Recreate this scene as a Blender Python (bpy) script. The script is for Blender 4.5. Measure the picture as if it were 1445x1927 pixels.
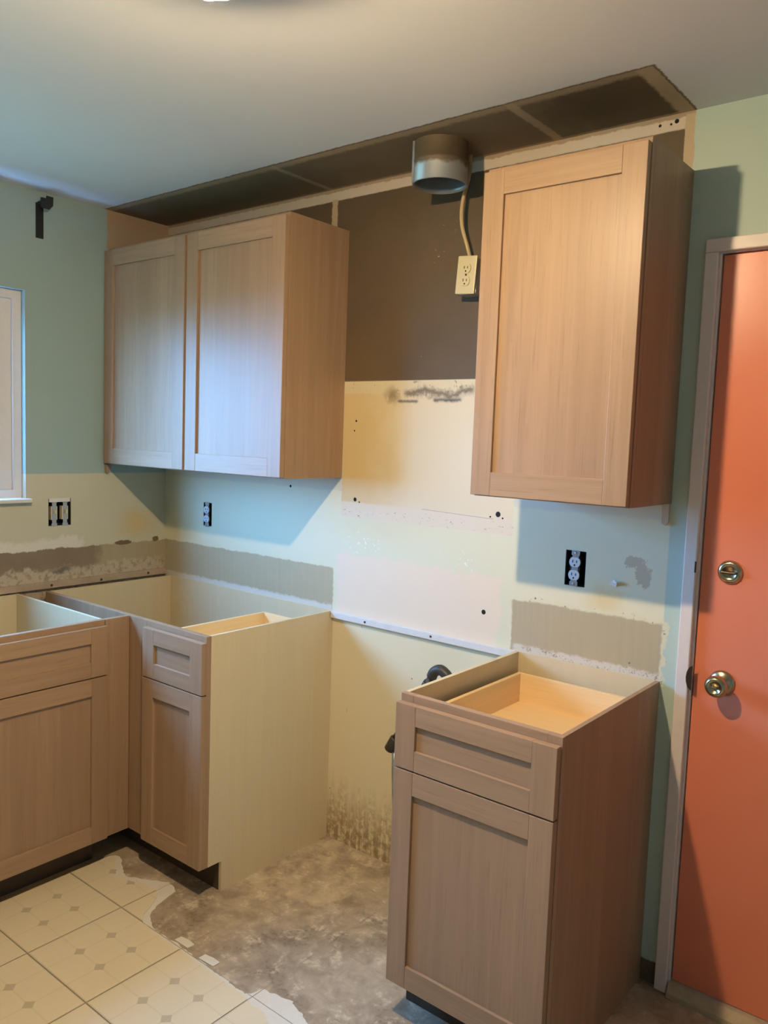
import bpy, bmesh, math, random
from mathutils import Vector, Matrix, noise as mnoise
random.seed(7)
for o in list(bpy.data.objects): bpy.data.objects.remove(o)
SC = bpy.context.scene
COL = SC.collection

# ------------------------------------------------------------------ camera
CAM = (3.0245, -2.2067, 1.5236); YAW, PITCH, ROLL, FPX = 0.6753, -0.0915, 0.0360, 1521.35
def set_camera():
    f = Vector((-math.sin(YAW)*math.cos(PITCH), math.cos(YAW)*math.cos(PITCH), math.sin(PITCH)))
    r = Vector((math.cos(YAW), math.sin(YAW), 0)); u = r.cross(f)
    c, s = math.cos(ROLL), math.sin(ROLL)
    r2 = c*r + s*u; u2 = -s*r + c*u
    cd = bpy.data.cameras.new('camera'); co = bpy.data.objects.new('camera', cd); COL.objects.link(co)
    M = Matrix((r2, u2, -f)).transposed().to_4x4(); M.translation = Vector(CAM)
    co.matrix_world = M
    cd.sensor_fit = 'VERTICAL'; cd.sensor_height = 36.0; cd.lens = FPX/1927*36.0
    cd.clip_start = 0.02
    SC.camera = co
set_camera()

# ------------------------------------------------------------------ world / daylight / exposure
SKY = (0.19, 0.48, 1.0); SKY_STRENGTH = 52.0
BULB = (1.0, 0.74, 0.44); BULB_STRENGTH = 3800.0
w = bpy.data.worlds.new('overcast_sky'); SC.world = w; w.use_nodes = True
bg = w.node_tree.nodes['Background']; bg.inputs[0].default_value = (*SKY, 1); bg.inputs[1].default_value = SKY_STRENGTH
# sampling portal filling the window opening (guides sky light through the window, emits nothing itself)
WY0, WY1, WZ0, WZ1 = -1.90, -0.645, 1.24, 2.03
pl = bpy.data.lights.new('window_portal', 'AREA'); pl.shape = 'RECTANGLE'
pl.size = WZ1-WZ0; pl.size_y = WY1-WY0; pl.cycles.is_portal = True
po = bpy.data.objects.new('window_portal', pl); COL.objects.link(po)
po.location = (-0.088, (WY0+WY1)/2, (WZ0+WZ1)/2); po.rotation_euler = (0, -math.pi/2, 0)
vs = SC.view_settings
vs.view_transform = 'Standard'; vs.look = 'None'; vs.gamma = 1; vs.use_curve_mapping = False
vs.exposure = 0.0

# ------------------------------------------------------------------ node helpers
class V:
    def __init__(s, nb, sock): s.nb, s.s = nb, sock
    def _m(s, op, a, b=None, c=None): return s.nb.math(op, a, b, c)
    def __add__(s, o): return s._m('ADD', s, o)
    def __radd__(s, o): return s._m('ADD', o, s)
    def __sub__(s, o): return s._m('SUBTRACT', s, o)
    def __rsub__(s, o): return s._m('SUBTRACT', o, s)
    def __mul__(s, o): return s._m('MULTIPLY', s, o)
    def __rmul__(s, o): return s._m('MULTIPLY', o, s)
    def __truediv__(s, o): return s._m('DIVIDE', s, o)
class NB:
    def __init__(s, name):
        s.m = bpy.data.materials.new(name); s.m.use_nodes = True
        s.t = s.m.node_tree; s.n = s.t.nodes; s.l = s.t.links
        s.b = s.n['Principled BSDF']
        s.tc = s.n.new('ShaderNodeTexCoord'); s._xyz = None
    def put(s, sock, v):
        if isinstance(v, V): s.l.new(v.s, sock)
        elif isinstance(v, (tuple, list)): sock.default_value = (*v, 1) if len(sock.default_value) == 4 else tuple(v)
        else: sock.default_value = v
    def math(s, op, a, b=None, c=None):
        n = s.n.new('ShaderNodeMath'); n.operation = op
        for i, v in enumerate((a, b, c)):
            if v is not None: s.put(n.inputs[i], v)
        return V(s, n.outputs[0])
    def xyz(s):
        if not s._xyz:
            n = s.n.new('ShaderNodeSeparateXYZ'); s.l.new(s.tc.outputs['Object'], n.inputs[0])
            s._xyz = tuple(V(s, n.outputs[i]) for i in range(3))
        return s._xyz
    def combine(s, x, y, z):
        n = s.n.new('ShaderNodeCombineXYZ')
        for i, v in enumerate((x, y, z)): s.put(n.inputs[i], v)
        return V(s, n.outputs[0])
    def obj(s): return V(s, s.tc.outputs['Object'])
    def scaled(s, sc):
        n = s.n.new('ShaderNodeMapping'); s.l.new(s.tc.outputs['Object'], n.inputs[0]); n.inputs['Scale'].default_value = sc
        oi = s.n.new('ShaderNodeObjectInfo')
        mu = s.n.new('ShaderNodeMath'); mu.operation = 'MULTIPLY'; s.l.new(oi.outputs['Random'], mu.inputs[0]); mu.inputs[1].default_value = 37
        cx = s.n.new('ShaderNodeCombineXYZ')
        for i in range(3): s.l.new(mu.outputs[0], cx.inputs[i])
        s.l.new(cx.outputs[0], n.inputs['Location'])
        return V(s, n.outputs[0])
    def noise(s, scale=5, detail=4, rough=.55, vec=None, dist=0):
        n = s.n.new('ShaderNodeTexNoise'); n.inputs['Scale'].default_value = scale; n.inputs['Detail'].default_value = detail
        n.inputs['Roughness'].default_value = rough; n.inputs['Distortion'].default_value = dist
        s.put(n.inputs['Vector'], vec or s.obj()); return V(s, n.outputs['Fac'])
    def white(s, v):
        n = s.n.new('ShaderNodeTexWhiteNoise'); n.noise_dimensions = '1D'; s.put(n.inputs['W'], v); return V(s, n.outputs['Value'])
    def voronoi(s, scale, vec=None):
        n = s.n.new('ShaderNodeTexVoronoi'); n.inputs['Scale'].default_value = scale
        s.put(n.inputs['Vector'], vec or s.obj()); return V(s, n.outputs['Distance'])
    def step(s, v, a, b):
        n = s.n.new('ShaderNodeMapRange'); n.interpolation_type = 'SMOOTHSTEP'
        s.put(n.inputs['Value'], v); n.inputs['From Min'].default_value = a; n.inputs['From Max'].default_value = b
        if a > b:
            n.inputs['From Min'].default_value = b; n.inputs['From Max'].default_value = a
            n.inputs['To Min'].default_value = 1; n.inputs['To Max'].default_value = 0
        return V(s, n.outputs['Result'])
    def band(s, v, lo, hi, e=.004): return s.step(v, lo-e, lo+e) * s.step(v, hi+e, hi-e)
    def rect(s, u, v, u0, u1, v0, v1, e=.004): return s.band(u, u0, u1, e) * s.band(v, v0, v1, e)
    def spot(s, u, v, cu, cv, r0, r1, su=1.0, sv=1.0):
        a = (u-cu)/su; b = (v-cv)/sv
        return s.step(s.math('SQRT', a*a + b*b), r1, r0)
    def mix(s, a, b, f):
        n = s.n.new('ShaderNodeMix'); n.data_type = 'RGBA'; n.clamp_factor = True
        s.put(n.inputs[0], f); s.put(n.inputs[6], a); s.put(n.inputs[7], b)
        return V(s, n.outputs[2])
    def done(s, color, rough=.6, bump=None, bstr=.2, bdist=.002, metal=0, spec=.5):
        s.put(s.b.inputs['Base Color'], color); s.put(s.b.inputs['Roughness'], rough)
        s.b.inputs['Metallic'].default_value = metal; s.b.inputs['Specular IOR Level'].default_value = spec
        if bump is not None:
            n = s.n.new('ShaderNodeBump'); n.inputs['Strength'].default_value = bstr; n.inputs['Distance'].default_value = bdist
            s.put(n.inputs['Height'], bump); s.l.new(n.outputs[0], s.b.inputs['Normal'])
        return s.m

def plain(name, c, rough=.5, metal=0, var=.12, scale=30, bstr=.1, spec=.5):
    N = NB(name); n = N.noise(scale, 4)
    return N.done(N.mix(tuple(x*(1-var) for x in c), tuple(min(1, x*(1+var)) for x in c), n), rough, n, bstr, .001, metal, spec)

def oak(name, axis, c=(.385, .252, .155), strips=True, rough=.40, contrast=1.0):
    N = NB(name); x, y, z = N.xyz()
    sc = [38.0, 38.0, 38.0]; sc[axis] = 1.5
    fine = [260.0, 260.0, 260.0]; fine[axis] = 7.0
    g = N.noise(1.0, 5, .6, N.scaled(sc), .6)
    pores = N.noise(1.0, 2, .5, N.scaled(fine))
    big = N.noise(1.0, 3, .5, N.scaled([v*.16 for v in sc]), 1.2)
    k = .13*contrast
    col = N.mix(tuple(v*(1-k) for v in c), tuple(min(1, v*(1+k)) for v in c), N.step(g*.75+big*.25, .25, .75))
    col = N.mix(col, tuple(v*.60 for v in c), N.step(pores, .58, .73)*.42*contrast)
    if strips:
        u = x if axis == 2 else z
        idx = N.math('FLOOR', (u + (y if axis == 2 else 0.0))/.083 + .31)
        col = N.mix(col, (c[0]*.80, c[1]*.76, c[2]*.74), N.white(idx)*.5)
    return N.done(col, N.math('ADD', g*.12, rough-.06), pores, .06, .0006, 0, .32)

# ------------------------------------------------------------------ mesh helpers
def box(bm, x0, x1, y0, y1, z0, z1, bev=0.0):
    x0, x1 = min(x0, x1), max(x0, x1); y0, y1 = min(y0, y1), max(y0, y1); z0, z1 = min(z0, z1), max(z0, z1)
    vs = [bm.verts.new(p) for p in ((x0,y0,z0),(x1,y0,z0),(x1,y1,z0),(x0,y1,z0),(x0,y0,z1),(x1,y0,z1),(x1,y1,z1),(x0,y1,z1))]
    fs = [bm.faces.new([vs[i] for i in q]) for q in ((3,2,1,0),(4,5,6,7),(0,1,5,4),(1,2,6,5),(2,3,7,6),(3,0,4,7))]
    if bev:
        es = list({e for f in fs for e in f.edges})
        bmesh.ops.bevel(bm, geom=es, offset=bev, segments=2, profile=.5, affect='EDGES')
    return vs
def bx(*a, bev=0.0):
    bm = bmesh.new(); box(bm, *a, bev=bev); return bm
def prism(pts, axis, a0, a1):
    """extrude a 2D polygon along an axis. axis 0: pts=(y,z); axis 1: pts=(x,z); axis 2: pts=(x,y)"""
    bm = bmesh.new()
    def P(p, a): return (a, p[0], p[1]) if axis == 0 else ((p[0], a, p[1]) if axis == 1 else (p[0], p[1], a))
    A = [bm.verts.new(P(p, a0)) for p in pts]; B = [bm.verts.new(P(p, a1)) for p in pts]
    bm.faces.new(A); bm.faces.new(list(reversed(B)))
    n = len(pts)
    for i in range(n): bm.faces.new((A[i], B[i], B[(i+1) % n], A[(i+1) % n]))
    bmesh.ops.recalc_face_normals(bm, faces=bm.faces[:]); return bm
def lathe(bm, prof, seg=32, M=None):
    """prof: list of (r, h) revolved about local z, transformed by M"""
    M = M or Matrix()
    rings = []
    for r, h in prof:
        if r < 1e-6: rings.append([bm.verts.new(M @ Vector((0, 0, h)))])
        else: rings.append([bm.verts.new(M @ Vector((r*math.cos(2*math.pi*i/seg), r*math.sin(2*math.pi*i/seg), h))) for i in range(seg)])
    for a, b in zip(rings, rings[1:]):
        for i in range(seg):
            j = (i+1) % seg
            if len(a) == 1 and len(b) == 1: continue
            if len(a) == 1: f = bm.faces.new((a[0], b[i], b[j]))
            elif len(b) == 1: f = bm.faces.new((a[i], a[j], b[0]))
            else: f = bm.faces.new((a[i], a[j], b[j], b[i]))
            f.smooth = True
    return bm
def tube(bm, pts, r, seg=14, caps=True):
    pts = [Vector(p) for p in pts]; rings = []
    rs = r if isinstance(r, (list, tuple)) else [r]*len(pts)
    up = None
    for i, p in enumerate(pts):
        t = (pts[min(i+1, len(pts)-1)] - pts[max(i-1, 0)]).normalized()
        if up is None: up = t.orthogonal().normalized()
        up = (up - t*up.dot(t)).normalized(); s = t.cross(up)
        rings.append([bm.verts.new(p + rs[i]*(math.cos(2*math.pi*k/seg)*up + math.sin(2*math.pi*k/seg)*s)) for k in range(seg)])
    for a, b in zip(rings, rings[1:]):
        for k in range(seg):
            f = bm.faces.new((a[k], a[(k+1) % seg], b[(k+1) % seg], b[k])); f.smooth = True
    if caps:
        bm.faces.new(rings[0]); bm.faces.new(list(reversed(rings[-1])))
    bmesh.ops.recalc_face_normals(bm, faces=bm.faces[:]); return bm
def aim(loc, d):
    return Matrix.Translation(loc) @ Vector(d).to_track_quat('Z', 'Y').to_matrix().to_4x4()
def obj(name, bm, mat, parent=None, label=None):
    me = bpy.data.meshes.new(name); bmesh.ops.recalc_face_normals(bm, faces=bm.faces[:]); bm.to_mesh(me); bm.free()
    me.materials.append(mat); o = bpy.data.objects.new(name, me); COL.objects.link(o)
    if parent: o.parent = parent
    if label: o['label'] = label
    return o
def tag(o, label, cat, group=None, kind=None):
    o['label'] = label; o['category'] = cat
    if group: o['group'] = group
    if kind: o['kind'] = kind
    return o
def thing(name, label, cat, loc=(0, 0, 0), rz=0, group=None):
    o = bpy.data.objects.new(name, None); COL.objects.link(o); o.empty_display_size = .05
    o.location = loc; o.rotation_euler = (0, 0, rz); return tag(o, label, cat, group)
def panel_with_holes(us, vs, holes, P, depth):
    """solid slab whose front has rectangular holes. us/vs: outer range; P(u,v,d) -> point, d = depth into the wall"""
    U = sorted({us[0], us[1], *[h[0] for h in holes], *[h[1] for h in holes]})
    W = sorted({vs[0], vs[1], *[h[2] for h in holes], *[h[3] for h in holes]})
    def inside(u, v): return any(h[0] < u < h[1] and h[2] < v < h[3] for h in holes)
    bm = bmesh.new(); cache = {}
    def g(i, j, d):
        k = (i, j, d)
        if k not in cache: cache[k] = bm.verts.new(P(U[i], W[j], depth*d))
        return cache[k]
    solid = {(i, j): not inside((U[i]+U[i+1])/2, (W[j]+W[j+1])/2) for i in range(len(U)-1) for j in range(len(W)-1)}
    for (i, j), s in solid.items():
        if not s: continue
        for d in (0, 1): bm.faces.new((g(i, j, d), g(i+1, j, d), g(i+1, j+1, d), g(i, j+1, d)))
        for di, dj, a, b in ((-1, 0, (i, j), (i, j+1)), (1, 0, (i+1, j), (i+1, j+1)), (0, -1, (i, j), (i+1, j)), (0, 1, (i, j+1), (i+1, j+1))):
            if not solid.get((i+di, j+dj), False):
                bm.faces.new((g(*a, 0), g(*b, 0), g(*b, 1), g(*a, 1)))
    return bm

# ------------------------------------------------------------------ dimensions
HC = 2.4062                      # ceiling
RX, RY = 5.2, -5.0             # far right wall, rear wall
BH, BD = 0.876, 0.590            # base cabinets: height, depth to frame front
UD = 0.292                       # wall cabinet depth
UB, UT = 1.373, 2.2514
XE = 1.031                       # right end of corner base
XR0, XR1 = 1.809, 2.261          # right base cabinet
DX0, DX1, DZ = 2.350, 3.160, 2.026   # orange door

# ------------------------------------------------------------------ materials
OAK_Z = oak('oak_vertical_grain', 2); OAK_X = oak('oak_horizontal_grain', 0, strips=False); OAK_Y = oak('oak_depth_grain', 1, strips=False)
PLY = oak('pale_birch_plywood', 2, (.70, .59, .385), False, .5, .22)
PLYY = oak('pale_birch_plywood_depth_grain', 1, (.70, .59, .385), False, .5, .22)
MAPLE = oak('maple_drawer_box', 0, (.86, .64, .36), False, .42, .4)
MAPLEY = oak('maple_drawer_side', 1, (.86, .64, .36), False, .42, .4)
WHITE = plain('white_trim_paint', (.74, .71, .68), .4, var=.05)
CASING = plain('door_casing_paint', (.78, .70, .66), .4, var=.06)
BLACK = plain('black_iron', (.012, .012, .013), .5)
DARK = plain('dark_cavity', (.012, .011, .010), .9)
PIPE = plain('weathered_black_pipe', (.07, .062, .05), .5, .5, var=.35, scale=60)
GALV = plain('galvanized_steel', (.42, .44, .46), .38, .75, var=.35, scale=35)
STEEL = plain('zinc_strap', (.45, .45, .45), .4, .7)
BRASS = plain('aged_brass', (.50, .42, .27), .24, 1.0, var=.15, scale=20)
BRASSD = plain('dark_bronze', (.10, .065, .04), .4, .8)
IVORY = plain('ivory_plastic', (.66, .58, .36), .35, var=.04)
RWHITE = plain('white_receptacle_plastic', (.72, .74, .78), .35, var=.04)
CABLE = plain('cream_cable_jacket', (.56, .42, .22), .5, var=.12)
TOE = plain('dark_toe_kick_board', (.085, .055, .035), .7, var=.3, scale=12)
BULBM = None

def wall_back_material():
    N = NB('back_wall_patched_paint'); x, y, z = N.xyz()
    n1 = N.noise(9, 5, .6); n2 = N.noise(42, 5, .65); n3 = N.noise(3.2, 3); n4 = N.noise(150, 3)
    jx = x + (n2-.5)*.016 + (n1-.5)*.012; jz = z + (n2-.5)*.016 + (n1-.5)*.012
    rx = x + (n2-.5)*.05 + (n1-.5)*.07; rz = z + (n2-.5)*.05 + (n1-.5)*.07
    mint = N.mix((.46, .585, .52), (.51, .63, .56), n3)
    kit = N.step(x, 2.2625, 2.2575)
    pale = N.mix((.70, .70, .53), (.78, .73, .52), n3)
    col = N.mix(mint, pale, kit*N.step(jz, 1.372, 1.362))
    # grey-white band just under the old cabinets
    col = N.mix(col, (.60, .58, .52), kit*N.band(jz, 1.325, 1.372, .006)*.55)
    # yellow grease tinges
    col = N.mix(col, (.72, .58, .28), N.spot(rx, rz, 2.085, 1.085, .01, .075)*.75)
    col = N.mix(col, (.70, .58, .30), N.spot(rx, rz, .13, 1.09, .02, .16)*.45)
    col = N.mix(col, (.70, .60, .34), N.spot(rx, rz, 1.22, 1.22, .02, .2, 1.6, .6)*.3)
    # peach bare area behind the range
    col = N.mix(col, (.85, .69, .54), N.rect(rx, rz, 1.045, 1.735, .80, 1.098, .012)*.85)
    # raw tan backsplash strips
    tanc = N.mix((.42, .36, .24), (.53, .45, .29), N.noise(1, 4, .6, N.scaled((60, 60, 3))))
    tan = N.math('MAXIMUM', N.rect(jx, jz, -.1, 1.026, .80, 1.036, .003), N.rect(jx, jz, 1.786, 2.258, .80, 1.036, .004))
    rim = N.math('MAXIMUM', N.rect(rx, rz, -.1, 1.034, .80, 1.044, .004), N.rect(rx, rz, 1.782, 2.268, .80, 1.046, .004))
    col = N.mix(col, (.74, .70, .48), rim*.8)
    spk = N.step(N.noise(70, 3), .60, .66)
    col = N.mix(col, (.22, .17, .11), rim*(1-tan)*spk*N.step(x, 1.7, 1.9)*.8)
    col = N.mix(col, tanc, tan)
    # old caulk line
    wl = N.band(z + (n2-.5)*.03, .868, .897, .006)*N.step(x, 2.27, 2.25)*N.math('MAXIMUM', N.step(x, 1.03, 1.02), N.step(x, 1.79, 1.80))
    col = N.mix(col, N.mix((.78, .76, .72), (.30, .24, .18), N.step(n4*.5+n2*.5, .52, .60)*N.step(x, 1.7, 1.9)), wl*.6)
    # hood patch
    hood = N.rect(jx, z, 1.055, 1.772, 1.232, 1.7205, .002)
    hc = N.mix((.70, .54, .28), (.76, .66, .47), N.step(x + (n1-.5)*.25, 1.12, 1.36))
    hc = N.mix(hc, (.72, .64, .44), N.step(jz, 1.672, 1.684)*.8)
    hc = N.mix(hc, (.76, .67, .54), N.step(jz, 1.292, 1.283)*.8)
    hc = N.mix(hc, (.20, .14, .09), N.step(N.noise(1, 4, .7, N.scaled((45, 45, 130))), .60, .66)*N.band(rz, 1.232, 1.262, .010)*.85)
    hc = N.mix(hc, (.34, .26, .15), N.step(N.noise(55, 4), .6, .66)*N.band(jz, 1.688, 1.722)*.8)
    # scorch under the hood line
    hc = N.mix(hc, (.30, .23, .13), N.spot(rx, rz, 1.275, 1.668, .005, .05, 1, .9)*.9)
    hc = N.mix(hc, (.20, .145, .08), N.rect(rx, rz, 1.33, 1.60, 1.667, 1.690, .013)*.95)
    hc = N.mix(hc, (.03, .022, .015), N.rect(jx, jz, 1.300, 1.385, 1.646, 1.653, .006)*.95)
    hc = N.mix(hc, (.03, .022, .015), N.rect(jx, jz, 1.45, 1.56, 1.650, 1.659, .007)*.95)
    hc = N.mix(hc, (.34, .22, .16), N.rect(x + (n2-.5)*.006, z + (x-1.5)*.03 + (n2-.5)*.004, 1.42, 1.70, 1.2845, 1.2865, .001)*.6)
    col = N.mix(col, hc, hood)
    # brown raw paper face above
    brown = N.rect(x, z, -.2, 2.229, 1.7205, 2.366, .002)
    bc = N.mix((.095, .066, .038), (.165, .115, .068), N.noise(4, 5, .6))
    bc = N.mix(bc, (.16, .10, .045), N.spot(rx, rz, 1.12, 1.76, .02, .2)*.6)
    chips = N.step(N.noise(95, 3, .7), .63, .67)*N.math('MAXIMUM', N.spot(x, z, 1.49, 2.215, .01, .045), N.math('MAXIMUM', N.spot(x, z, 1.44, 2.13, .01, .05), N.spot(x, z, 1.395, 1.795, .004, .014, .5, 1)))
    bc = N.mix(bc, (.55, .46, .38), chips)
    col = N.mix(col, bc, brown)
    # white tape line under the ceiling, vertical joints
    tape = kit*N.step(z + (n2-.5)*.006, 2.362, 2.367)*N.step(x, 2.256, 2.252)
    col = N.mix(col, N.mix((.60, .52, .42), (.70, .62, .52), n1), tape)
    col = N.mix(col, (.34, .24, .14), tape*N.step(jz, 2.393, 2.398)*.8)
    vj = N.math('MAXIMUM', N.rect(jx, z, 2.229, 2.256, 2.20, 2.40, .002), N.rect(jx, z, .968, .995, 2.2, 2.37, .003))
    col = N.mix(col, (.55, .44, .29), vj)
    # panel below counter height in the range bay
    low = N.rect(x, z, 1.0, 1.80, -.1, .862, .001)
    streak = N.noise(1, 5, .65, N.scaled((55, 55, 2.2)))
    lc = N.mix((.82, .73, .52), (.77, .66, .42), n3)
    grime = N.step(z + (streak-.5)*.42 + (n2-.5)*.08, .27, .05)
    lc = N.mix(lc, (.30, .20, .09), grime*N.step(n2*.6+streak*.5, .42, .62)*.9)
    lc = N.mix(lc, (.30, .24, .17), N.step(N.noise(1, 3, .6, N.scaled((48, 48, 11))), .70, .735)*.5)
    col = N.mix(col, lc, low)
    # bare brown strip where the baseboard was
    col = N.mix(col, N.mix((.06, .04, .025), (.20, .14, .09), n2), N.step(jz, .07, .062)*N.step(x, 1.8, 1.82))
    # peeled paint showing tan
    peel = N.math('MAXIMUM', N.spot(rx, rz, 2.195, 1.165, .028, .033, .75, 1.35), N.spot(rx, rz, 2.17, 1.205, .016, .02, 1.5, .9))
    col = N.mix(col, (.57, .49, .35), peel)
    # flecks where adhesive pulled off
    fl = N.step(N.noise(60, 3, .6), .60, .63)*N.math('MAXIMUM', N.spot(x, z, 1.16, 1.145, .03, .13, 1, .5), N.spot(x, z, 1.60, 1.125, .01, .09, 1, .6))
    col = N.mix(col, (.88, .88, .86), fl)
    # random dark screw marks
    dots = N.step(N.voronoi(17, N.combine(x, 0.0, z)), .060, .045)*N.step(N.noise(6, 2), .56, .60)*N.step(x, 2.28, 2.25)
    col = N.mix(col, (.12, .08, .06), dots*.85)
    h = n4*.25 + tan*-.8 + brown*-.6 + peel*-.8 + hood*-.3 + n2*.35
    return N.done(col, N.math('SUBTRACT', .62, hood*.1), h, .35, .0012)

def wall_left_material():
    N = NB('left_wall_patched_paint'); x, y, z = N.xyz()
    n1 = N.noise(9, 5, .6); n2 = N.noise(42, 5, .65); n3 = N.noise(3.2, 3); n4 = N.noise(150, 3)
    jy = y + (n2-.5)*.02 + (n1-.5)*.015; jz = z + (n2-.5)*.016 + (n1-.5)*.010
    rz = z + (n2-.5)*.06 + (n1-.5)*.08; ry = y + (n2-.5)*.06 + (n1-.5)*.08
    mint = N.mix((.31, .425, .42), (.35, .465, .46), n3)  # mint darkened on this wall; its dimmer light is put into the colour
    cream = N.mix((.58, .55, .42), (.63, .60, .46), n3)
    lowm = N.step(z, 1.338, 1.332)*N.step(y, -2.0, -1.95)
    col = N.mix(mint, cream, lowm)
    col = N.mix(col, (.66, .46, .17), N.spot(ry, rz, -.15, 1.12, .01, .14, 1, .75)*.7)
    col = N.mix(col, (.45, .33, .23), N.rect(jy, z, -.300, .2, 2.25, 2.41, .003))
    # torn white paper above the grimy backsplash band
    col = N.mix(col, (.76, .72, .65), N.rect(ry, rz, -1.7, -.40, 1.02, 1.075, .012)*.85)
    band = N.rect(y, z + (n2-.5)*.024 + (n1-.5)*.02, -1.7, .2, .80, 1.034, .003)
    bc = N.mix((.40, .31, .20), (.47, .39, .25), N.noise(1, 4, .6, N.scaled((50, 50, 3))))
    bc = N.mix(bc, N.mix((.15, .10, .065), (.30, .22, .15), n1), N.step(ry, -.30, -.36)*N.step(rz, .93, .965)*.85)
    bc = N.mix(bc, N.mix((.56, .49, .39), (.36, .27, .19), N.step(n2, .48, .62)), N.step(rz, .968, .945)*.75)
    bc = N.mix(bc, (.06, .06, .05), N.spot(ry, rz, -.50, .945, .0, .04, 1.9, .45)*.8)
    col = N.mix(col, bc, band)
    hole = N.math('MAXIMUM', N.spot(jy, jz, -.215, 1.036, .009, .011, 4.2, 1.0), N.spot(jy, jz, -.052, 1.04, .010, .013, 1.5, 1))
    col = N.mix(col, (.20, .12, .055), hole)
    h = n4*.25 + band*-.8 + n2*.4*band + n2*.2 + hole*-1.0
    return N.done(col, .62, h, .35, .0012)

def ceiling_material():
    N = NB('ceiling_paint_and_bare_strip'); x, y, z = N.xyz()
    n1 = N.noise(9, 5, .6); n2 = N.noise(60, 5, .65); n3 = N.noise(2.5, 3); n4 = N.noise(120, 3)
    j = (n2-.5)*.014 + (n1-.5)*.006
    col = N.mix((.64, .655, .68), (.70, .71, .73), n3)
    raw = N.step(x + j, 2.2545, 2.2505)*N.step(y + j, -.3055, -.3015)
    edge = N.step(x + j, 2.262, 2.256)*N.step(y + j, -.314, -.307)
    col = N.mix(col, (.17, .11, .06), edge)
    bc = N.mix((.12, .085, .05), (.20, .145, .09), N.noise(5, 5, .6))
    bc = N.mix(bc, (.055, .036, .016), N.step(x + (n1-.5)*.4, 1.85, 2.05)*.6)
    tan = N.mix((.36, .27, .17), (.44, .34, .22), n1)
    bc = N.mix(bc, tan, N.step(y + j*2, -.262, -.285)*.75)
    bc = N.mix(bc, tan, N.step(x + j*1.5, 2.205, 2.218))
    bc = N.mix(bc, tan, N.band(x + j*1.2, 1.851, 1.879, .004)*.85)
    bc = N.mix(bc, tan, N.band(x + j*1.2, .953, .976, .004)*.7)
    bc = N.mix(bc, tan, N.step(y + j, -.016, -.008)*.7)
    col = N.mix(col, bc, raw)
    stain = N.spot(x + (n1-.5)*.2, y + (n1-.5)*.2, .02, -.86, .02, .13)
    col = N.mix(col, (.42, .38, .33), stain*.6)
    return N.done(col, .7, n4*.25 + edge*-.8 + n2*.2, .3, .0014)

def subfloor_material():
    N = NB('bare_slab_with_adhesive'); x, y, z = N.xyz()
    n1 = N.noise(4.5, 6, .62, dist=.5); n2 = N.noise(17, 6, .65, dist=.4); n3 = N.noise(75, 4, .6)
    col = N.mix((.29, .225, .16), (.50, .41, .30), N.step(n1*.55+n2*.45, .36, .64))
    col = N.mix(col, (.70, .60, .44), N.step(n2*.7+n3*.3, .53, .66)*.8)
    col = N.mix(col, (.19, .145, .10), N.step(n1*.5+n3*.5, .46, .38)*.6)
    def line(v, c): return N.band(v + (n2-.5)*.012, c-.003, c+.003, .003)
    lines = line(x, .875) + line(x, 1.183) + line(x, 1.492) + line(x, 1.80) + line(y, -.79) + line(y, -.481) + line(y, -.172)
    col = N.mix(col, (.13, .095, .065), N.math('MINIMUM', lines, 1.0)*N.step(n2, .46, .62)*.45)
    pale = N.noise(2.6, 5, .65, dist=1.2)
    col = N.mix(col, (.66, .56, .41), N.step(pale*.75+n2*.25, .50, .62)*N.step(y, -.75, -.2)*.6)
    col = N.mix(col, (.40, .32, .19), N.step(x + (n2-.5)*.05, .60, .57)*N.step(y, -.50, -.52)*.8)
    return N.done(col, .6, n2*.5+n3*.5, .35, .002, 0, .4)

TS = .309
def tile_material():
    N = NB('cream_vinyl_tile'); x, y, z = N.xyz()
    n1 = N.noise(7, 4); n2 = N.noise(60, 4)
    col = N.mix((.74, .64, .45), (.82, .73, .54), n1*.6+n2*.4)
    # printed thirds: faint seams and small diamonds on their crossings
    def near(v, c): return N.math('ABSOLUTE', v-c)
    dx = N.math('MINIMUM', near(x, TS/3), near(x, 2*TS/3)); dy = N.math('MINIMUM', near(y, TS/3), near(y, 2*TS/3))
    col = N.mix(col, (.62, .53, .37), N.step(N.math('MINIMUM', dx, dy), .004, .001)*.32)
    dia = N.step(dx + dy, .0195, .0175)
    col = N.mix(col, N.mix((.48, .41, .28), (.56, .48, .34), n2), dia*.8)
    ex = N.math('MINIMUM', N.math('MINIMUM', x, TS-x), N.math('MINIMUM', y, TS-y))
    col = N.mix(col, (.50, .43, .30), N.step(ex, .0045, .0025)*.6)
    return N.done(col, .36, n2*.3 + dia*-.5 + N.step(ex, .005, .002)*-1.0, .25, .001, 0, .5)

def door_paint():
    N = NB('orange_door_paint'); n1 = N.noise(5, 4); n2 = N.noise(110, 3)
    return N.done(N.mix((.80, .235, .135), (.84, .265, .155), n1), N.math('ADD', n1*.12, .26), n2, .12, .0008, 0, .5)

M_BACK, M_LEFT, M_CEIL, M_SUB, M_TILE, M_DOOR = wall_back_material(), wall_left_material(), ceiling_material(), subfloor_material(), tile_material(), door_paint()
M_MINT = plain('mint_wall_paint', (.48, .61, .54), .6, var=.05, scale=4)
M_BACKING = plain('white_tile_backing', (.76, .72, .63), .7, var=.08)

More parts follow.
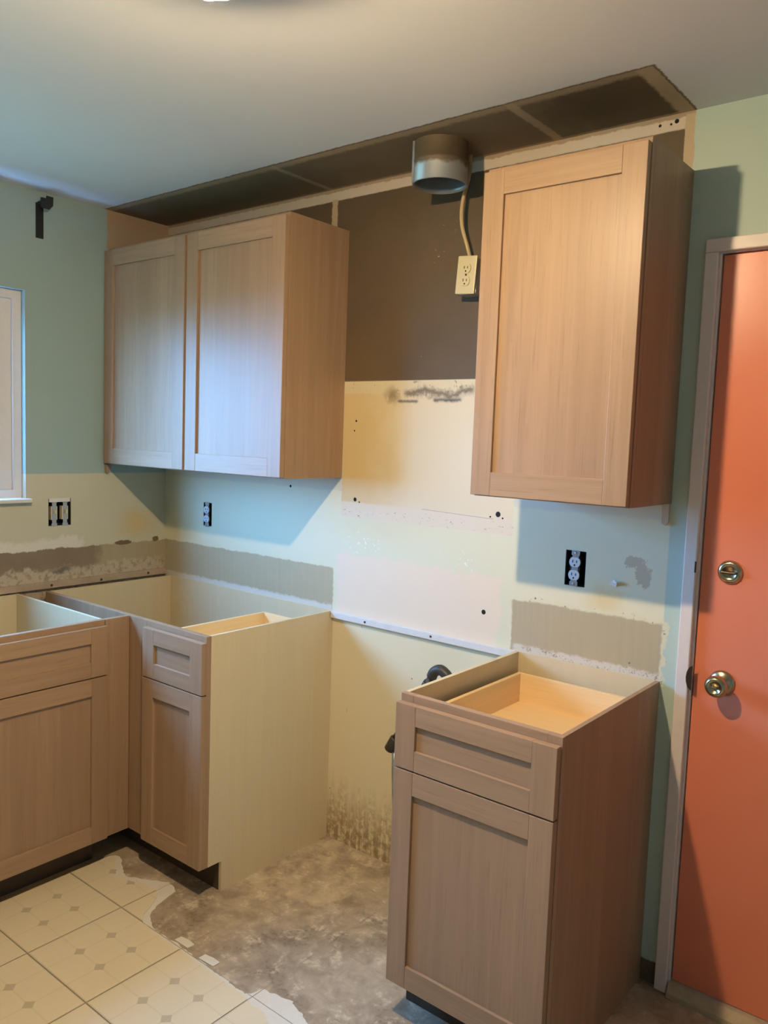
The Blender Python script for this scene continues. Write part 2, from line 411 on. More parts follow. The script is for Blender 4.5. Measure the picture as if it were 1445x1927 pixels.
# ------------------------------------------------------------------ room shell
OUT_R = (1.945, 2.033, 1.098, 1.218)     # hole of right outlet (x0,x1,z0,z1)
OUT_R = (1.957, 2.022, 1.106, 1.212)
OUT_L = (.268, .322, 1.122, 1.222)
SW = (-.553, -.457, 1.127, 1.236)        # switch hole on left wall (y0,y1,z0,z1)
wb = obj('wall_back', panel_with_holes((-.15, RX+.1), (-.02, HC+.1), [(DX0-.012, DX1+.012, -.01, DZ+.012), OUT_R, OUT_L],
         lambda u, v, d: (u, d, v), .12), M_BACK)
tag(wb, 'back wall with patched pale paint, bare brown area and cream range patch', 'wall', kind='structure')
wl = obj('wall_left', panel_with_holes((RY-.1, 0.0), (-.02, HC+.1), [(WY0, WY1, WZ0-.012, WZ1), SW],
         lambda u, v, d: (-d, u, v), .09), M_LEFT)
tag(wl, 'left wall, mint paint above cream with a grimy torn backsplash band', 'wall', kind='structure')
tag(obj('wall_right', bx(RX, RX+.1, RY-.1, 0, -.02, HC+.1), M_MINT), 'plain mint wall to the right, outside the photo', 'wall', kind='structure')
tag(obj('wall_rear', bx(0, RX, RY-.1, RY, -.02, HC+.1), M_MINT), 'plain mint wall behind the camera', 'wall', kind='structure')
tag(obj('ceiling', bx(-.14, RX+.1, RY-.1, .12, HC, HC+.1), M_CEIL), 'white ceiling with bare brown strip along the back wall', 'ceiling', kind='structure')
floor = obj('floor', bx(-.14, RX+.1, RY-.1, .12, -.12, 0), M_SUB)
tag(floor, 'bare stained concrete floor partly covered by cream vinyl tiles', 'floor', kind='structure')

# floor tiles: whole ones share one mesh, torn ones are cut along the rip
def interp(tab, x):
    if x <= tab[0][0]: return tab[0][1]
    for (a, b), (c, d) in zip(tab, tab[1:]):
        if x <= c: return b + (d-b)*(x-a)/(c-a)
    return tab[-1][1]
TEAR = [(.50, -.655), (.562, -.646), (.585, -.614), (.62, -.622), (.661, -.645), (.70, -.668), (.744, -.664), (.80, -.637), (.86, -.597), (.905, -.602), (.928, -.621),
        (.94, -.693), (.976, -.758), (1.046, -.788), (1.18, -.782), (1.309, -.790), (1.479, -.797), (1.492, -.752), (1.567, -.733), (1.62, -.742), (1.678, -.762), (1.75, -.83), (1.80, -.86), (2.0, -1.09), (2.2, -1.10)]
TEAR_TOP = [(.50, -.66), (.562, -.655), (.60, -.632), (.661, -.668), (.70, -.700), (.744, -.690), (.80, -.668), (.86, -.655), (.905, -.672), (.925, -.700), (.95, -.752), (.99, -.79), (1.1, -.80), (1.479, -.803), (1.492, -.805), (1.567, -.815), (1.62, -.83), (1.678, -.88), (1.75, -.93), (2.2, -1.11)]
def jag(x, y, s): return .008*mnoise.noise(Vector((x*24, y*24, s+9))) + .007*mnoise.noise(Vector((x*55, y*55, s))) + .005*mnoise.noise(Vector((x*140, y*140, s+5)))
def keep(x, y, tab, s):
    v = interp(tab, x) - y + jag(x, y, s)
    return min(v, (x - .562) + jag(y, x, s+2)*.7)
def clipped_slab(x0, y0, size, tab, z0, z1, s, n=26):
    """square of floor kept where keep() > 0, as a thin solid with local coords from (x0, y0)"""
    bm = bmesh.new(); cache = {}
    def vert(x, y):
        k = (round(x, 6), round(y, 6))
        if k not in cache: cache[k] = bm.verts.new((x-x0, y-y0, z1))
        return cache[k]
    st = size/n; any_out = False
    for i in range(n):
        for j in range(n):
            a, b, c, d = [(x0+(i+u)*st, y0+(j+v)*st) for u, v in ((0, 0), (1, 0), (1, 1), (0, 1))]
            for tri in ((a, b, c), (a, c, d)):
                vals = [keep(*p, tab, s) for p in tri]; out = []
                for q in range(3):
                    p, r, fp, fr = tri[q], tri[(q+1) % 3], vals[q], vals[(q+1) % 3]
                    if fp > 0: out.append(p)
                    if (fp > 0) != (fr > 0):
                        t = fp/(fp-fr); out.append((p[0]+(r[0]-p[0])*t, p[1]+(r[1]-p[1])*t))
                vsx = []
                for p in out:
                    v = vert(*p)
                    if v not in vsx: vsx.append(v)
                if len(vsx) >= 3:
                    try: bm.faces.new(vsx)
                    except ValueError: pass
    if not bm.faces: bm.free(); return None
    r = bmesh.ops.extrude_face_region(bm, geom=bm.faces[:])
    for v in r['geom']:
        if isinstance(v, bmesh.types.BMVert): v.co.z = z0
    return bm
whole = None; GX0, GY0 = .875-TS, -.79
for i in range(0, 15):
    for j in range(-14, 1):
        x0, y0 = GX0+i*TS, GY0+j*TS
        if x0 > RX-.05 or y0 < RY-.05: continue
        g = .0012
        corner = [keep(x0+u*TS, y0+v*TS, TEAR_TOP, 1.0) for u in (0, .25, .5, .75, 1) for v in (0, .5, 1)]
        if max(corner) <= -.02 and max(keep(x0+u*TS/8, y0+v*TS/8, TEAR, 2.) for u in range(9) for v in range(9)) < 0: continue
        if min(corner) > .03:
            if whole is None:
                whole = obj('tile', bx(g, TS-g, g, TS-g, 0, .0032, bev=.0008), M_TILE, floor)
                t = whole
            else:
                t = bpy.data.objects.new('tile', whole.data); COL.objects.link(t); t.parent = floor
            t.location = (x0, y0, 0)
            continue
        bt = clipped_slab(x0+g, y0+g, TS-2*g, TEAR_TOP, .0012, .0032, 1.0)
        bb = clipped_slab(x0+g, y0+g, TS-2*g, TEAR, 0.0, .0016, 2.0)
        if bt:
            t = obj('tile', bt, M_TILE, floor); t.location = (x0+g, y0+g, 0)
            if bb: obj('backing', bb, M_BACKING, t, 'torn white paper backing of vinyl tile')
        elif bb:
            t = obj('tile_backing', bb, M_BACKING, floor); t.location = (x0+g, y0+g, 0)

# ------------------------------------------------------------------ window in left wall
win = obj('window_1', panel_with_holes((WY0+.001, WY1-.001), (WZ0+.001, WZ1-.001), [(WY0+.034, WY1-.034, WZ0+.034, WZ1-.034)], lambda u, v, d: (-.028-d, u, v), .055), WHITE)
tag(win, 'white framed window in left wall above the sink cabinet', 'window', kind='structure')
ym = (WY0+WY1)/2
def thin_glass():
    m = bpy.data.materials.new('thin_window_glass'); m.use_nodes = True; t = m.node_tree; t.nodes.clear()
    o = t.nodes.new('ShaderNodeOutputMaterial'); mx = t.nodes.new('ShaderNodeMixShader'); tr = t.nodes.new('ShaderNodeBsdfTransparent'); gl = t.nodes.new('ShaderNodeBsdfGlossy')
    mx.inputs[0].default_value = .06; gl.inputs['Roughness'].default_value = .02; tr.inputs[0].default_value = (.95, .97, .97, 1)
    t.links.new(tr.outputs[0], mx.inputs[1]); t.links.new(gl.outputs[0], mx.inputs[2]); t.links.new(mx.outputs[0], o.inputs[0])
    return m
GLASS = thin_glass()
for k, (a, b, dx) in enumerate(((WY0+.034, ym+.02, -.062), (ym-.02, WY1-.034, -.040))):
    sash = obj('sash', panel_with_holes((a+.001, b-.001), (WZ0+.035, WZ1-.035), [(a+.068, b-.068, WZ0+.092, WZ1-.092)], lambda u, v, d: (dx-d, u, v), .02), WHITE, win)
    obj('pane', bx(dx-.012, dx-.009, a+.066, b-.066, WZ0+.090, WZ1-.090), GLASS, sash)
obj('window_sill', bx(-.028, .028, WY0-.01, WY1+.014, WZ0-.014, WZ0+.001, bev=.003), WHITE, win)

# ------------------------------------------------------------------ door, casing, threshold in back wall
dr = obj('door_1', bx(DX0, DX1, .006, .046, .036, DZ, bev=.002), M_DOOR)
tag(dr, 'glossy orange painted door with brass knob and deadbolt', 'door', kind='structure')
kb = bmesh.new()
lathe(kb, [(0, 0), (.033, 0), (.033, .004), (.027, .009), (.013, .012), (.012, .028), (.020, .034), (.028, .044), (.029, .054), (.024, .063), (.016, .066), (.014, .060), (0, .060)], 36, aim((2.424, .006, .908), (0, -1, 0)))
knob = obj('door_knob', kb, BRASS, dr, 'round brass knob with privacy turn')
obj('turn_button', bx(2.4185, 2.4295, -.062, -.053, .9055, .9105, bev=.001), BRASS, knob)
kb = bmesh.new()
lathe(kb, [(0, 0), (.031, 0), (.0315, .004), (.026, .010), (.019, .011), (.017, .009), (0, .009)], 36, aim((2.424, .006, 1.205), (0, -1, 0)))
db = obj('deadbolt', kb, BRASS, dr, 'round brass deadbolt rose with thumb turn')
obj('thumb_turn', bx(2.405, 2.443, -.019, -.003, 1.202, 1.208, bev=.002), BRASSD, db)
cas = thing('trim_1', 'pale painted casing around the orange door', 'door casing'); cas['kind'] = 'structure'
CW = .034
obj('casing_leg', bx(DX0-.008-CW, DX0-.008, -.016, 0, 0, DZ+.006, bev=.003), CASING, cas)
obj('casing_leg', bx(DX1+.008, DX1+.008+CW, -.016, 0, 0, DZ+.006, bev=.003), CASING, cas)
obj('casing_head', bx(DX0-.008-CW, DX1+.008+CW, -.016, 0, DZ+.006, DZ+.006+CW, bev=.003), CASING, cas)
obj('jamb', bx(DX0-.0115, DX0-.003, .0, .11, 0, DZ+.004), CASING, cas)
obj('jamb', bx(DX1+.003, DX1+.0115, .0, .11, 0, DZ+.004), CASING, cas)
obj('door_stop', bx(DX0-.0035, DX0+.012, .0475, .10, 0, DZ+.003), CASING, cas); obj('door_stop', bx(DX1-.012, DX1+.0035, .0475, .10, 0, DZ+.003), CASING, cas)
obj('door_stop', bx(DX0+.012, DX1-.012, .0475, .10, DZ-.012, DZ+.003), CASING, cas)
obj('head_jamb', bx(DX0-.0115, DX1+.0115, .0, .11, DZ+.0035, DZ+.0115), CASING, cas)
sp = prism([(2.352, .875), (2.342, .882), (2.337, .897), (2.336, .910), (2.338, .925), (2.344, .938), (2.352, .943)], 1, -.0175, -.0155)
obj('strike_plate', sp, BRASSD, cas, 'dark half-round strike plate')
obj('strike_plate', bx(2.3385, 2.343, -.0172, -.0155, 1.195, 1.225), BRASSD, cas)
tag(obj('trim_2', prism([(-.03, 0), (-.028, .012), (-.008, .034), (.10, .0355), (.10, 0)], 0, DX0-.003, DX1+.003), plain('worn_threshold_wood', (.46, .36, .23), .55, var=.25)),
    'worn tan threshold under the orange door', 'threshold', kind='structure')

# ------------------------------------------------------------------ cabinets
def shaker(parent, name, x0, x1, z0, z1, yf, st=.060, rl=.060, th=.020):
    """shaker front: the recessed panel is the part, stiles and rails are its pieces"""
    p = obj(name, bx(x0+st-.006, x1-st+.006, yf+.009, yf+.016, z0+rl-.006, z1-rl+.006), OAK_Z if name == 'door' else OAK_X, parent)
    for a, b in ((x0, x0+st), (x1-st, x1)): obj('stile', bx(a, b, yf, yf+th, z0, z1, bev=.0014), OAK_Z, p)
    for a, b in ((z0, z0+rl), (z1-rl, z1)): obj('rail', bx(x0+st, x1-st, yf+.0004, yf+th, a, b, bev=.0010), OAK_X, p)
    return p
def drawer_box(parent, x0, x1, y0, y1, z0, z1, t=.013):
    d = obj('drawer_box', bx(x0+t, x1-t, y0+t, y1-t, z0+.008, z0+.016), MAPLE, parent, 'pale maple drawer box')
    obj('drawer_side', bx(x0, x0+t, y0, y1, z0, z1, bev=.001), MAPLEY, d); obj('drawer_side', bx(x1-t, x1, y0, y1, z0, z1, bev=.001), MAPLEY, d)
    obj('drawer_back', bx(x0+t, x1-t, y1-t, y1, z0, z1, bev=.001), MAPLE, d); obj('drawer_front_board', bx(x0+t, x1-t, y0, y0+t, z0, z1, bev=.001), MAPLE, d)
def base_cabinet(c, W, fronts, left=PLY, right=PLY, notch_l=True, notch_r=True, mid=None, fx0=0.0, tk=True):
    """local: back at y=0, frame front at y=-BD. fronts: list of (kind,x0,x1,z0,z1). open top."""
    t = .012; ff = .019; D = BD
    side = [(0, 0), (-D+.075, 0), (-D+.075, .105), (-D+ff, .105), (-D+ff, BH), (0, BH)]
    obj('side_panel', prism(side, 0, 0, t), left, c); obj('side_panel', prism(side, 0, W-t, W), right, c)
    obj('back_panel', bx(t, W-t, -.008, -.001, .105, BH), PLY, c)
    obj('bottom_panel', bx(t, W-t, -D+ff, -.008, .105, .117), PLYY, c)
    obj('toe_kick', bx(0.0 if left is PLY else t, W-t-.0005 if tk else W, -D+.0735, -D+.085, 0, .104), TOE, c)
    obj('frame_stile', bx(0, max(.038, fx0), -D, -D+ff, .105, BH, bev=.001), OAK_Z, c); obj('frame_stile', bx(W-.038, W, -D, -D+ff, .105, BH, bev=.001), OAK_Z, c)
    a, b = max(.038, fx0), W-.038
    for z0, z1 in ((BH-.032, BH), (.672, .705), (.105, .140)): obj('frame_rail', bx(a, b, -D+.0004, -D+ff, z0, z1, bev=.001), OAK_X, c)
    if mid: obj('frame_stile', bx(mid-.019, mid+.019, -D+.0006, -D+ff, .14, .672), OAK_Z, c)
    for kind, x0, x1, z0, z1 in fronts:
        if kind == 'd': shaker(c, 'door', x0, x1, z0, z1, -D-.0232)
        else: shaker(c, 'drawer_front', x0, x1, z0, z1, -D-.0232, .062, .052)
def wall_cabinet(c, W, doors, z0, z1, left=OAK_Z, right=OAK_Z):
    t = .012; ff = .019; D = UD
    h = z1-z0
    obj('side_panel', bx(0, t, -D+ff, 0, 0, h), left, c); obj('side_panel', bx(W-t, W, -D+ff, 0, 0, h), right, c)
    obj('back_panel', bx(t, W-t, -.012, -.006, .02, h-.02), PLY, c)
    obj('bottom_panel', bx(t, W-t, -D+ff, -.012, .022, .034), PLYY, c)
    obj('top_panel', bx(t, W-t, -D+ff, -.012, h-.034, h-.022), PLYY, c)
    obj('hanging_rail', bx(t, W-t, -.006, 0, 0, .034), TOE, c)
    obj('frame_stile', bx(0, .038, -D, -D+ff, 0, h, bev=.001), OAK_Z, c); obj('frame_stile', bx(W-.038, W, -D, -D+ff, 0, h, bev=.001), OAK_Z, c)
    for a, b in ((0, .038), (h-.038, h)): obj('frame_rail', bx(.038, W-.038, -D+.0004, -D+ff, a, b, bev=.001), OAK_X, c)
    if len(doors) > 1: obj('frame_stile', bx(doors[0][1]-.03, doors[1][0]+.03, -D+.0006, -D+ff, .038, h-.038), OAK_Z, c)
    for x0, x1 in doors: shaker(c, 'door', x0, x1, .004, h-.014, -D-.0232, .062, .064)

c = thing('base_cabinet', 'narrow unfinished oak base cabinet with open top, standing beside the orange door', 'cabinet', (XR0, 0, 0), group='unfinished oak cabinets')
W = XR1-XR0
base_cabinet(c, W, [('w', .001, W-.001, .690, .858), ('d', .001, W-.001, .110, .686)], PLY, OAK_Z)
drawer_box(c, .036, W-.060, -BD+.021, -.045, .722, .825)

CX0 = .045
c = thing('corner_base_cabinet', 'oak corner base cabinet with pale plywood end panel facing the range gap', 'cabinet', (CX0, 0, 0), group='unfinished oak cabinets')
W = XE-CX0
base_cabinet(c, W, [('w', .720-CX0, XE+.006-CX0, .690, .858), ('d', .720-CX0, XE+.006-CX0, .110, .686)], PLY, PLY, fx0=.712-CX0)
drawer_box(c, .785-CX0, XE-.06-CX0, -BD+.021, -.12, .745, .85)

SY = -.686-.914
c = thing('sink_base_cabinet', 'wide oak sink base cabinet along the left wall under the window', 'cabinet', (.02, SY, 0), math.pi/2, group='unfinished oak cabinets')
W = .914
base_cabinet(c, W, [('w', .001, W/2-.002, .690, .858), ('w', W/2+.002, W-.001, .690, .858), ('d', .001, W/2-.002, .110, .686), ('d', W/2+.002, W-.001, .110, .686)], PLY, PLY, mid=W/2, tk=False)
tag(obj('filler_strip', bx(.594, .614, -.6845, -.5925, .105, BH, bev=.001), OAK_Z), 'plain vertical oak filler strip in the inside corner between base cabinets', 'filler strip')

c = thing('wall_cabinet', 'wide two-door oak wall cabinet hung in the left corner', 'cabinet', (.004, 0, UB), group='unfinished oak cabinets')
W = 1.054-.004
wall_cabinet(c, W, [(.003, .527), (.540, W+.002)], UB, UT)
c = thing('wall_cabinet', 'tall single-door oak wall cabinet hung nearest the orange door', 'cabinet', (1.811, 0, UB), group='unfinished oak cabinets')
W = 2.260-1.811
wall_cabinet(c, W, [(.001, W-.001)], UB, UT)

# ------------------------------------------------------------------ cleats and small wood bits on the walls
def screws(parent, pts, d, r=.004):
    for p in pts:
        bm = bmesh.new(); lathe(bm, [(0, .0006), (r*.6, .0006), (r, .0016), (r*1.1, 0)], 12, aim(p, d)); obj('screw', bm, BRASSD, parent)
cl = obj('wall_cleat', bx(XE+.002, XR0-.002, -.016, 0, .852, .876, bev=.002), plain('white_painted_cleat', (.72, .70, .68), .5, var=.1))
tag(cl, 'white painted wooden cleat across the range gap', 'cleat'); screws(cl, [(1.20, -.016, .863), (1.49, -.016, .864)], (0, -1, 0))
cl = obj('wall_cleat', bx(0, .018, -1.62, -.003, .880, .906, bev=.002), plain('bare_pink_wood_cleat', (.46, .36, .26), .6, var=.25, scale=14))
tag(cl, 'raw wooden cleat along the left wall above the cabinet backs', 'cleat'); screws(cl, [(.018, -.10, .893), (.018, -.33, .890), (.018, -.55, .892)], (1, 0, 0), .005)
tag(obj('wood_block', prism([(-.306, 1.372), (-.306, 1.338), (-.299, 1.334), (-.286, 1.352), (-.284, 1.372)], 0, 0, .014), OAK_Z), 'small wood offcut under the left wall cabinet at the left wall', 'wood block')
tag(obj('wood_block', prism([(2.238, 1.372), (2.240, 1.318), (2.250, 1.312), (2.258, 1.322), (2.258, 1.372)], 1, -.012, 0), plain('pale_wood_offcut', (.56, .46, .36), .6)), 'small pale wood offcut under the right wall cabinet', 'wood block')
# curled flake of peeling paint
bm = bmesh.new(); R0 = [bm.verts.new((2.098+.012*math.sin(a*.5)+.004*a, -.001-.010*(1-math.cos(a)), 1.128+.009*a)) for a in (0, .5, 1, 1.5, 2)]
R1 = [bm.verts.new((2.118+.004*a, -.0005-.012*(1-math.cos(a)), 1.122+.008*a)) for a in (0, .5, 1, 1.5, 2)]
for k in range(4): bm.faces.new((R0[k], R1[k], R1[k+1], R0[k+1]))
r = bmesh.ops.extrude_face_region(bm, geom=bm.faces[:])
for v in r['geom']:
    if isinstance(v, bmesh.types.BMVert): v.co.y -= .0008
obj('paint_flake', bm, RWHITE, wb, 'curled flake of peeling paint')
# drilled holes left in the range wall
for (hx, hz, hr) in [(a, b, c*.8) for a, b, c in ((1.121, 1.298, .0075), (1.142, 1.290, .003), (1.718, 1.296, .009), (1.735, 1.285, .003), (1.690, 1.286, .003), (1.682, .977, .008), (1.115, 1.58, .004), (1.108, 1.545, .003), (2.16, 2.385, .004), (2.19, 2.383, .003), (2.205, 2.388, .006), (.79, 1.325, .005))]:
    bm = bmesh.new(); lathe(bm, [(0, .0003), (hr*.7, .0003), (hr, .0012), (hr*1.25, 0)], 14, aim((hx, 0, hz), (0, -1, 0))); obj('screw_hole', bm, DARK, wb)

# ------------------------------------------------------------------ electrics
def receptacle(parent, M, face=RWHITE, strap=True):
    """duplex receptacle, local z = outwards, local y = up"""
    def tb(a): a.transform(M); return a
    if strap: obj('strap', tb(bx(-.010, .010, -.052, .052, -.004, -.001)), STEEL, parent)
    if strap:
        for s in (-1, 1):
            bm = bmesh.new(); lathe(bm, [(0, .0015), (.004, .0015), (.005, -.001)], 12, M @ Matrix.Translation((0, s*.046, 0))); obj('screw', bm, STEEL, parent)
            obj('strap_ear', tb(bx(-.013, .013, s*.046-.007, s*.046+.007, -.003, 0, bev=.001)), STEEL, parent)
    obj('receptacle_body', tb(bx(-.0155, .0155, -.034, .034, -.025, -.0015)), BRASSD, parent)
    for s in (-1, 1):
        pts = []
        for k in range(24):
            a = 2*math.pi*k/24; pts.append((.0172*math.cos(a), max(-.0142, min(.0142, .0172*math.sin(a)))+s*.0192))
        f = obj('outlet_face', tb(prism(pts, 2, -.002, .003)), face, parent)
        for sx, hh in ((-.0062, .0042), (.0062, .0036)): obj('slot', tb(bx(sx-.0012, sx+.0012, s*.0192+.0025-hh, s*.0192+.0025+hh, .0028, .0034)), DARK, f)
        bm = bmesh.new(); lathe(bm, [(0, .0034), (.0026, .0034), (.0026, .0028)], 12, M @ Matrix.Translation((0, s*.0192-.0085, 0))); obj('ground_hole', bm, DARK, f)
def face_y(x, y, z, rot=0):   # local z -> -Y world, local y -> up
    return Matrix.Translation((x, y, z)) @ Matrix.Rotation(rot, 4, 'Y') @ Matrix(((1, 0, 0, 0), (0, 0, -1, 0), (0, 1, 0, 0), (0, 0, 0, 1)))
def face_x(x, y, z):          # local z -> +X world
    return Matrix.Translation((x, y, z)) @ Matrix(((0, 0, 1, 0), (1, 0, 0, 0), (0, 1, 0, 0), (0, 0, 0, 1)))
def device_box(parent, u0, u1, z0, z1, P, depth=.06, m=DARK):
    t = .002; e = .0006
    u0 += e; u1 -= e; z0 += e; z1 -= e
    bm = panel_with_holes((u0, u1), (z0, z1), [(u0+t, u1-t, z0+t, z1-t)], lambda u, v, d: P(u, v, .001+d), depth)
    a = [bm.verts.new(P(u, v, depth)) for u, v in ((u0, z0), (u1, z0), (u1, z1), (u0, z1))]; bm.faces.new(a)
    b = [bm.verts.new(P(u, v, depth+.002)) for u, v in ((u0, z0), (u1, z0), (u1, z1), (u0, z1))]; bm.faces.new(b)
    return obj('device_box', bm, m, parent)
t = thing('wall_outlet', 'white duplex outlet without cover above the right base cabinet', 'outlet', group='bare outlets')
device_box(t, *OUT_R, lambda u, v, d: (u, d, v)); receptacle(t, face_y(1.989, -.004, 1.159, .03))
t = thing('wall_outlet', 'dark uncovered outlet under the two-door wall cabinet', 'outlet', group='bare outlets')
device_box(t, *OUT_L, lambda u, v, d: (u, d, v)); receptacle(t, face_y(.293, -.003, 1.172))
t = thing('switch_box', 'open two-gang switch box without cover in left wall beside window', 'switch')
device_box(t, *SW, lambda u, v, d: (-d, u, v))
for yc in (-.528, -.482):
    M = face_x(.001, yc, 1.178)
    for nm, a, m in (('strap', (-.009, .009, -.053, .053, -.004, -.001), STEEL), ('switch_body', (-.0135, .0135, -.027, .027, -.022, -.002), IVORY), ('toggle', (-.004, .004, -.002, .012, -.002, .011), IVORY)):
        b = bx(*a, bev=.001); b.transform(M); obj(nm, b, m, t)
    for s in (-1, 1):
        b = bx(-.012, .012, s*.047-.006, s*.047+.006, -.004, 0, bev=.001); b.transform(M); obj('strap_ear', b, STEEL, t)
obj('mounting_lip', bx(-.002, .003, -.551, -.462, 1.222, 1.237, bev=.001), WHITE, t)

# surface box with ivory plate and cable
t = thing('surface_outlet_box', 'ivory duplex outlet plate on a surface box fed by cable, beside the tall wall cabinet', 'outlet')
BXC, BZC = 1.592, 2.036
obj('junction_box', bx(BXC-.030, BXC+.038, -.052, 0, BZC-.058, BZC+.052, bev=.003), STEEL, t)
Mp = face_y(BXC+.006, -.060, BZC, .07)
b = bx(-.035, .035, -.058, .058, -.004, .002, bev=.0025); b.transform(Mp); obj('cover_plate', b, IVORY, t)
receptacle(t, face_y(BXC+.006, -.0625, BZC, .07), IVORY, False)
b = bmesh.new(); lathe(b, [(0, .0035), (.003, .0035), (.0035, .002)], 12, Mp); obj('plate_screw', b, BRASSD, t)
def spline(P, n=12):
    P = [Vector(p) for p in P]; out = []
    for i in range(len(P)-1):
        a, b, c, d = P[max(i-1, 0)], P[i], P[i+1], P[min(i+2, len(P)-1)]
        for k in range(n):
            s = k/n; out.append(.5*((2*b)+(c-a)*s+(2*a-5*b+4*c-d)*s*s+(3*b-a-3*c+d)*s*s*s))
    out.append(P[-1]); return out
tag(obj('power_cable', tube(bmesh.new(), spline([(1.578, -.035, HC), (1.577, -.036, 2.345), (1.560, -.040, 2.27), (1.560, -.040, 2.20), (1.580, -.034, 2.13), (1.592, -.028, BZC+.050)]), .0062, 10), CABLE),
    'cream electrical cable hanging from the ceiling down to the outlet box', 'cable')

# ------------------------------------------------------------------ vent duct collar
bm = bmesh.new(); DC = (1.555, -.160)
lathe(bm, [(.083, HC), (.083, 2.352), (.085, 2.350), (.085, 2.344), (.083, 2.342), (.0835, 2.286), (.0805, 2.284), (.0805, 2.30), (.080, HC)], 48, Matrix.Translation((DC[0], DC[1], 0)))
N = NB('grimy_galvanized_duct'); x_, y_, z_ = N.xyz(); n_ = N.noise(30, 4); g_ = N.step(z_ + (n_-.5)*.03, 2.325, 2.342)
N.done(N.mix(N.mix((.36, .38, .40), (.50, .52, .54), n_), N.mix((.13, .10, .065), (.20, .155, .10), n_), g_), N.math('ADD', g_*.3, .38), n_, .15, .001, .6)
du = obj('vent_duct', bm, N.m); tag(du, 'round galvanized vent duct stub coming through the ceiling', 'duct')
bm = bmesh.new(); lathe(bm, [(0, HC-.001), (.0795, HC-.001), (.0795, HC-.003), (0, HC-.003)], 32, Matrix.Translation((DC[0], DC[1], 0))); obj('duct_throat', bm, DARK, du)
bm = bmesh.new(); a = 2.2
box(bm, DC[0]+.0835*math.cos(a)-.004, DC[0]+.0835*math.cos(a)+.004, DC[1]-.0875*math.sin(a)-.001, DC[1]-.083*math.sin(a)+.006, 2.287, HC-.002); obj('duct_seam', bm, GALV, du)

# ------------------------------------------------------------------ gas pipe
t = thing('gas_pipe', 'weathered black iron gas pipe with elbows behind the right base cabinet', 'pipe', (0, 0, 0))
A, B, C_, D_ = Vector((1.392, -.080, .478)), Vector((1.556, -.080, .770)), Vector((1.600, -.080, .772)), Vector((1.690, -.080, .690))
obj('pipe', tube(bmesh.new(), [A, B], .0125, 16), PIPE, t); obj('pipe', tube(bmesh.new(), [C_, D_], .0125, 16), PIPE, t)
obj('pipe', tube(bmesh.new(), [D_, (1.690, 0, .690)], .0125, 16), PIPE, t)
obj('elbow', tube(bmesh.new(), spline([B-(B-A).normalized()*.022, B, (B+C_)/2+Vector((0, 0, .010)), C_, C_+(D_-C_).normalized()*.022], 6), .0175, 16), PIPE, t)
obj('elbow', tube(bmesh.new(), spline([D_-(D_-C_).normalized()*.02, D_, D_+Vector((0, .02, 0))], 6), .0175, 16), PIPE, t)
n = (B-A).normalized()
obj('collar', tube(bmesh.new(), [B-n*.068, B-n*.046], .0170, 8), PIPE, t)
obj('valve_end', tube(bmesh.new(), [A-n*.022, A-n*.018, A+n*.03, A+n*.036], [.014, .019, .019, .015], 16), PIPE, t)
obj('flex_connector', tube(bmesh.new(), [A+Vector((.014, 0, -.02)), A+Vector((.016, 0, -.09)), A+Vector((.03, 0, -.30)), A+Vector((.05, .0, -.476))], .010, 12), GALV, t, 'grey flexible connector')

# ------------------------------------------------------------------ curtain rod bracket
t = thing('curtain_bracket', 'black iron curtain rod bracket on left wall above the window', 'bracket', (0, 0, 0))
obj('wall_plate', bx(0, .004, -.602, -.572, 2.232, 2.362, bev=.001), BLACK, t)
obj('arm', bx(.0, .055, -.596, -.580, 2.352, 2.366, bev=.002), BLACK, t)
bm = bmesh.new(); pts = [(.034, 2.366), (.034, 2.385), (.042, 2.385), (.045, 2.372), (.058, 2.365), (.072, 2.370), (.075, 2.385), (.083, 2.383), (.081, 2.352), (.055, 2.342), (.034, 2.350)]
bm.free(); obj('rod_cup', prism([(p[0], p[1]-.010) for p in pts], 1, -.600, -.576), BLACK, t)

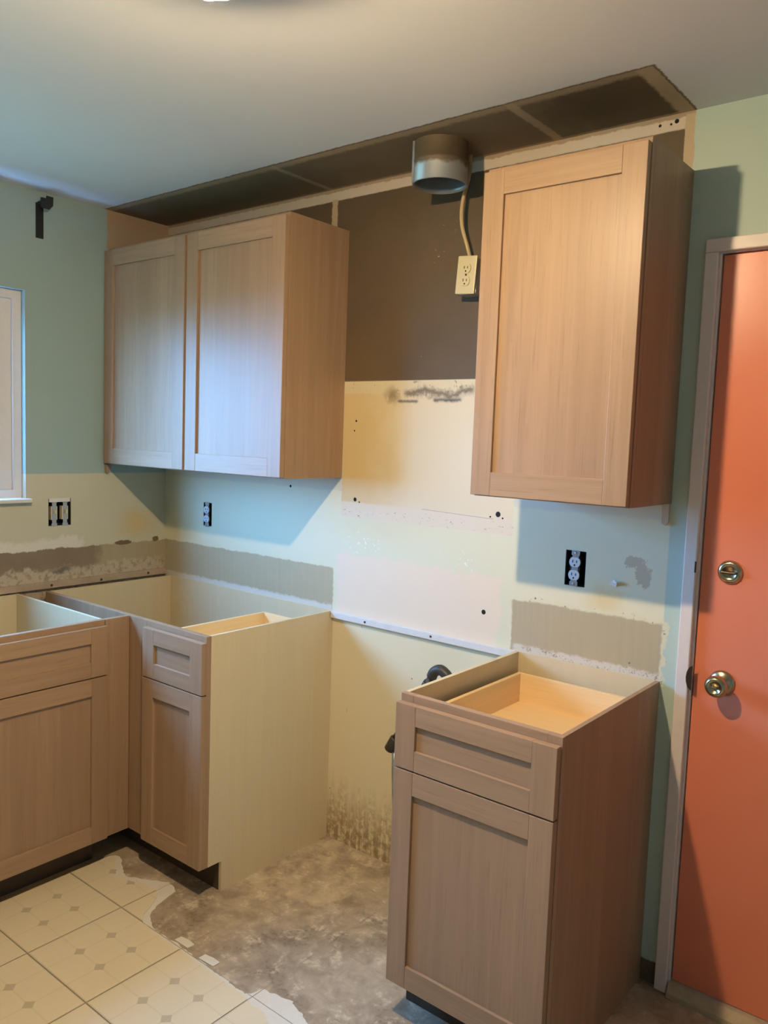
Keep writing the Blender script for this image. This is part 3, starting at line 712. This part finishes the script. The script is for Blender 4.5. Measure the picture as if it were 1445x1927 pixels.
# ------------------------------------------------------------------ ceiling bulb
LX, LY = 1.872, -1.292
t = thing('ceiling_light', 'warm bulb under an added white dish that shades the ceiling', 'light', (LX, LY, HC))
bm = bmesh.new(); lathe(bm, [(0, 0), (.055, 0), (.055, -.012), (.040, -.024), (.024, -.032), (.021, -.060), (.018, -.060), (0, -.056)], 36); obj('lamp_holder', bm, WHITE, t)
bm = bmesh.new(); lathe(bm, [(.0125, -.056), (.0130, -.070), (.018, -.085), (.027, -.103), (.0300, -.120), (.0285, -.134), (.022, -.147), (.012, -.1545), (0, -.157)], 28)
N = NB('glowing_bulb'); N.b.inputs['Base Color'].default_value = (.9, .85, .75, 1)
N.b.inputs['Emission Color'].default_value = (*BULB, 1); x_, y_, z_ = N.xyz(); N.put(N.b.inputs['Emission Strength'], (N.step(z_, -.126, -.148)*.90 + N.step(z_, -.090, -.115)*.10)*BULB_STRENGTH)   # glow weighted to the dome end, shaped to send light downward
obj('bulb', bm, N.m, t)
bm = bmesh.new(); lathe(bm, [(.022, -.038), (.048, -.052), (.066, -.088), (.074, -.122), (.076, -.121), (.069, -.085), (.050, -.048), (.022, -.034)], 40); obj('light_blocking_dish', bm, WHITE, t, 'added white dish blocking the bulb from the ceiling')  # unseen dish, added and shaped to keep bulb light off the ceiling

# ------------------------------------------------------------------ loose scraps on the floor
for k, (sx, sy, a, lab) in enumerate(((1.165, -.765, .05, 'small cream vinyl scrap on the rip line nearer the corner cabinet'), (1.285, -.770, .1, 'small cream vinyl scrap on the rip line nearer the right base cabinet'))):
    s = obj('tile_scrap', prism([(-.030, -.012), (.030, -.014), (.034, .010), (.004, .014), (-.026, .011)], 2, 0, .003), M_BACKING)
    s.location = (sx, sy, .0005); s.rotation_euler = (0, 0, a); tag(s, lab, 'scrap', 'vinyl scraps')

# exterior ground seen by the daylight
tag(obj('ground', bx(-30, -.6, -30, 30, -.7, -.6), plain('outdoor_lawn', (.10, .14, .06), .9, var=.3, scale=2)), 'lawn outside the window, not seen in the photo', 'ground', kind='structure')
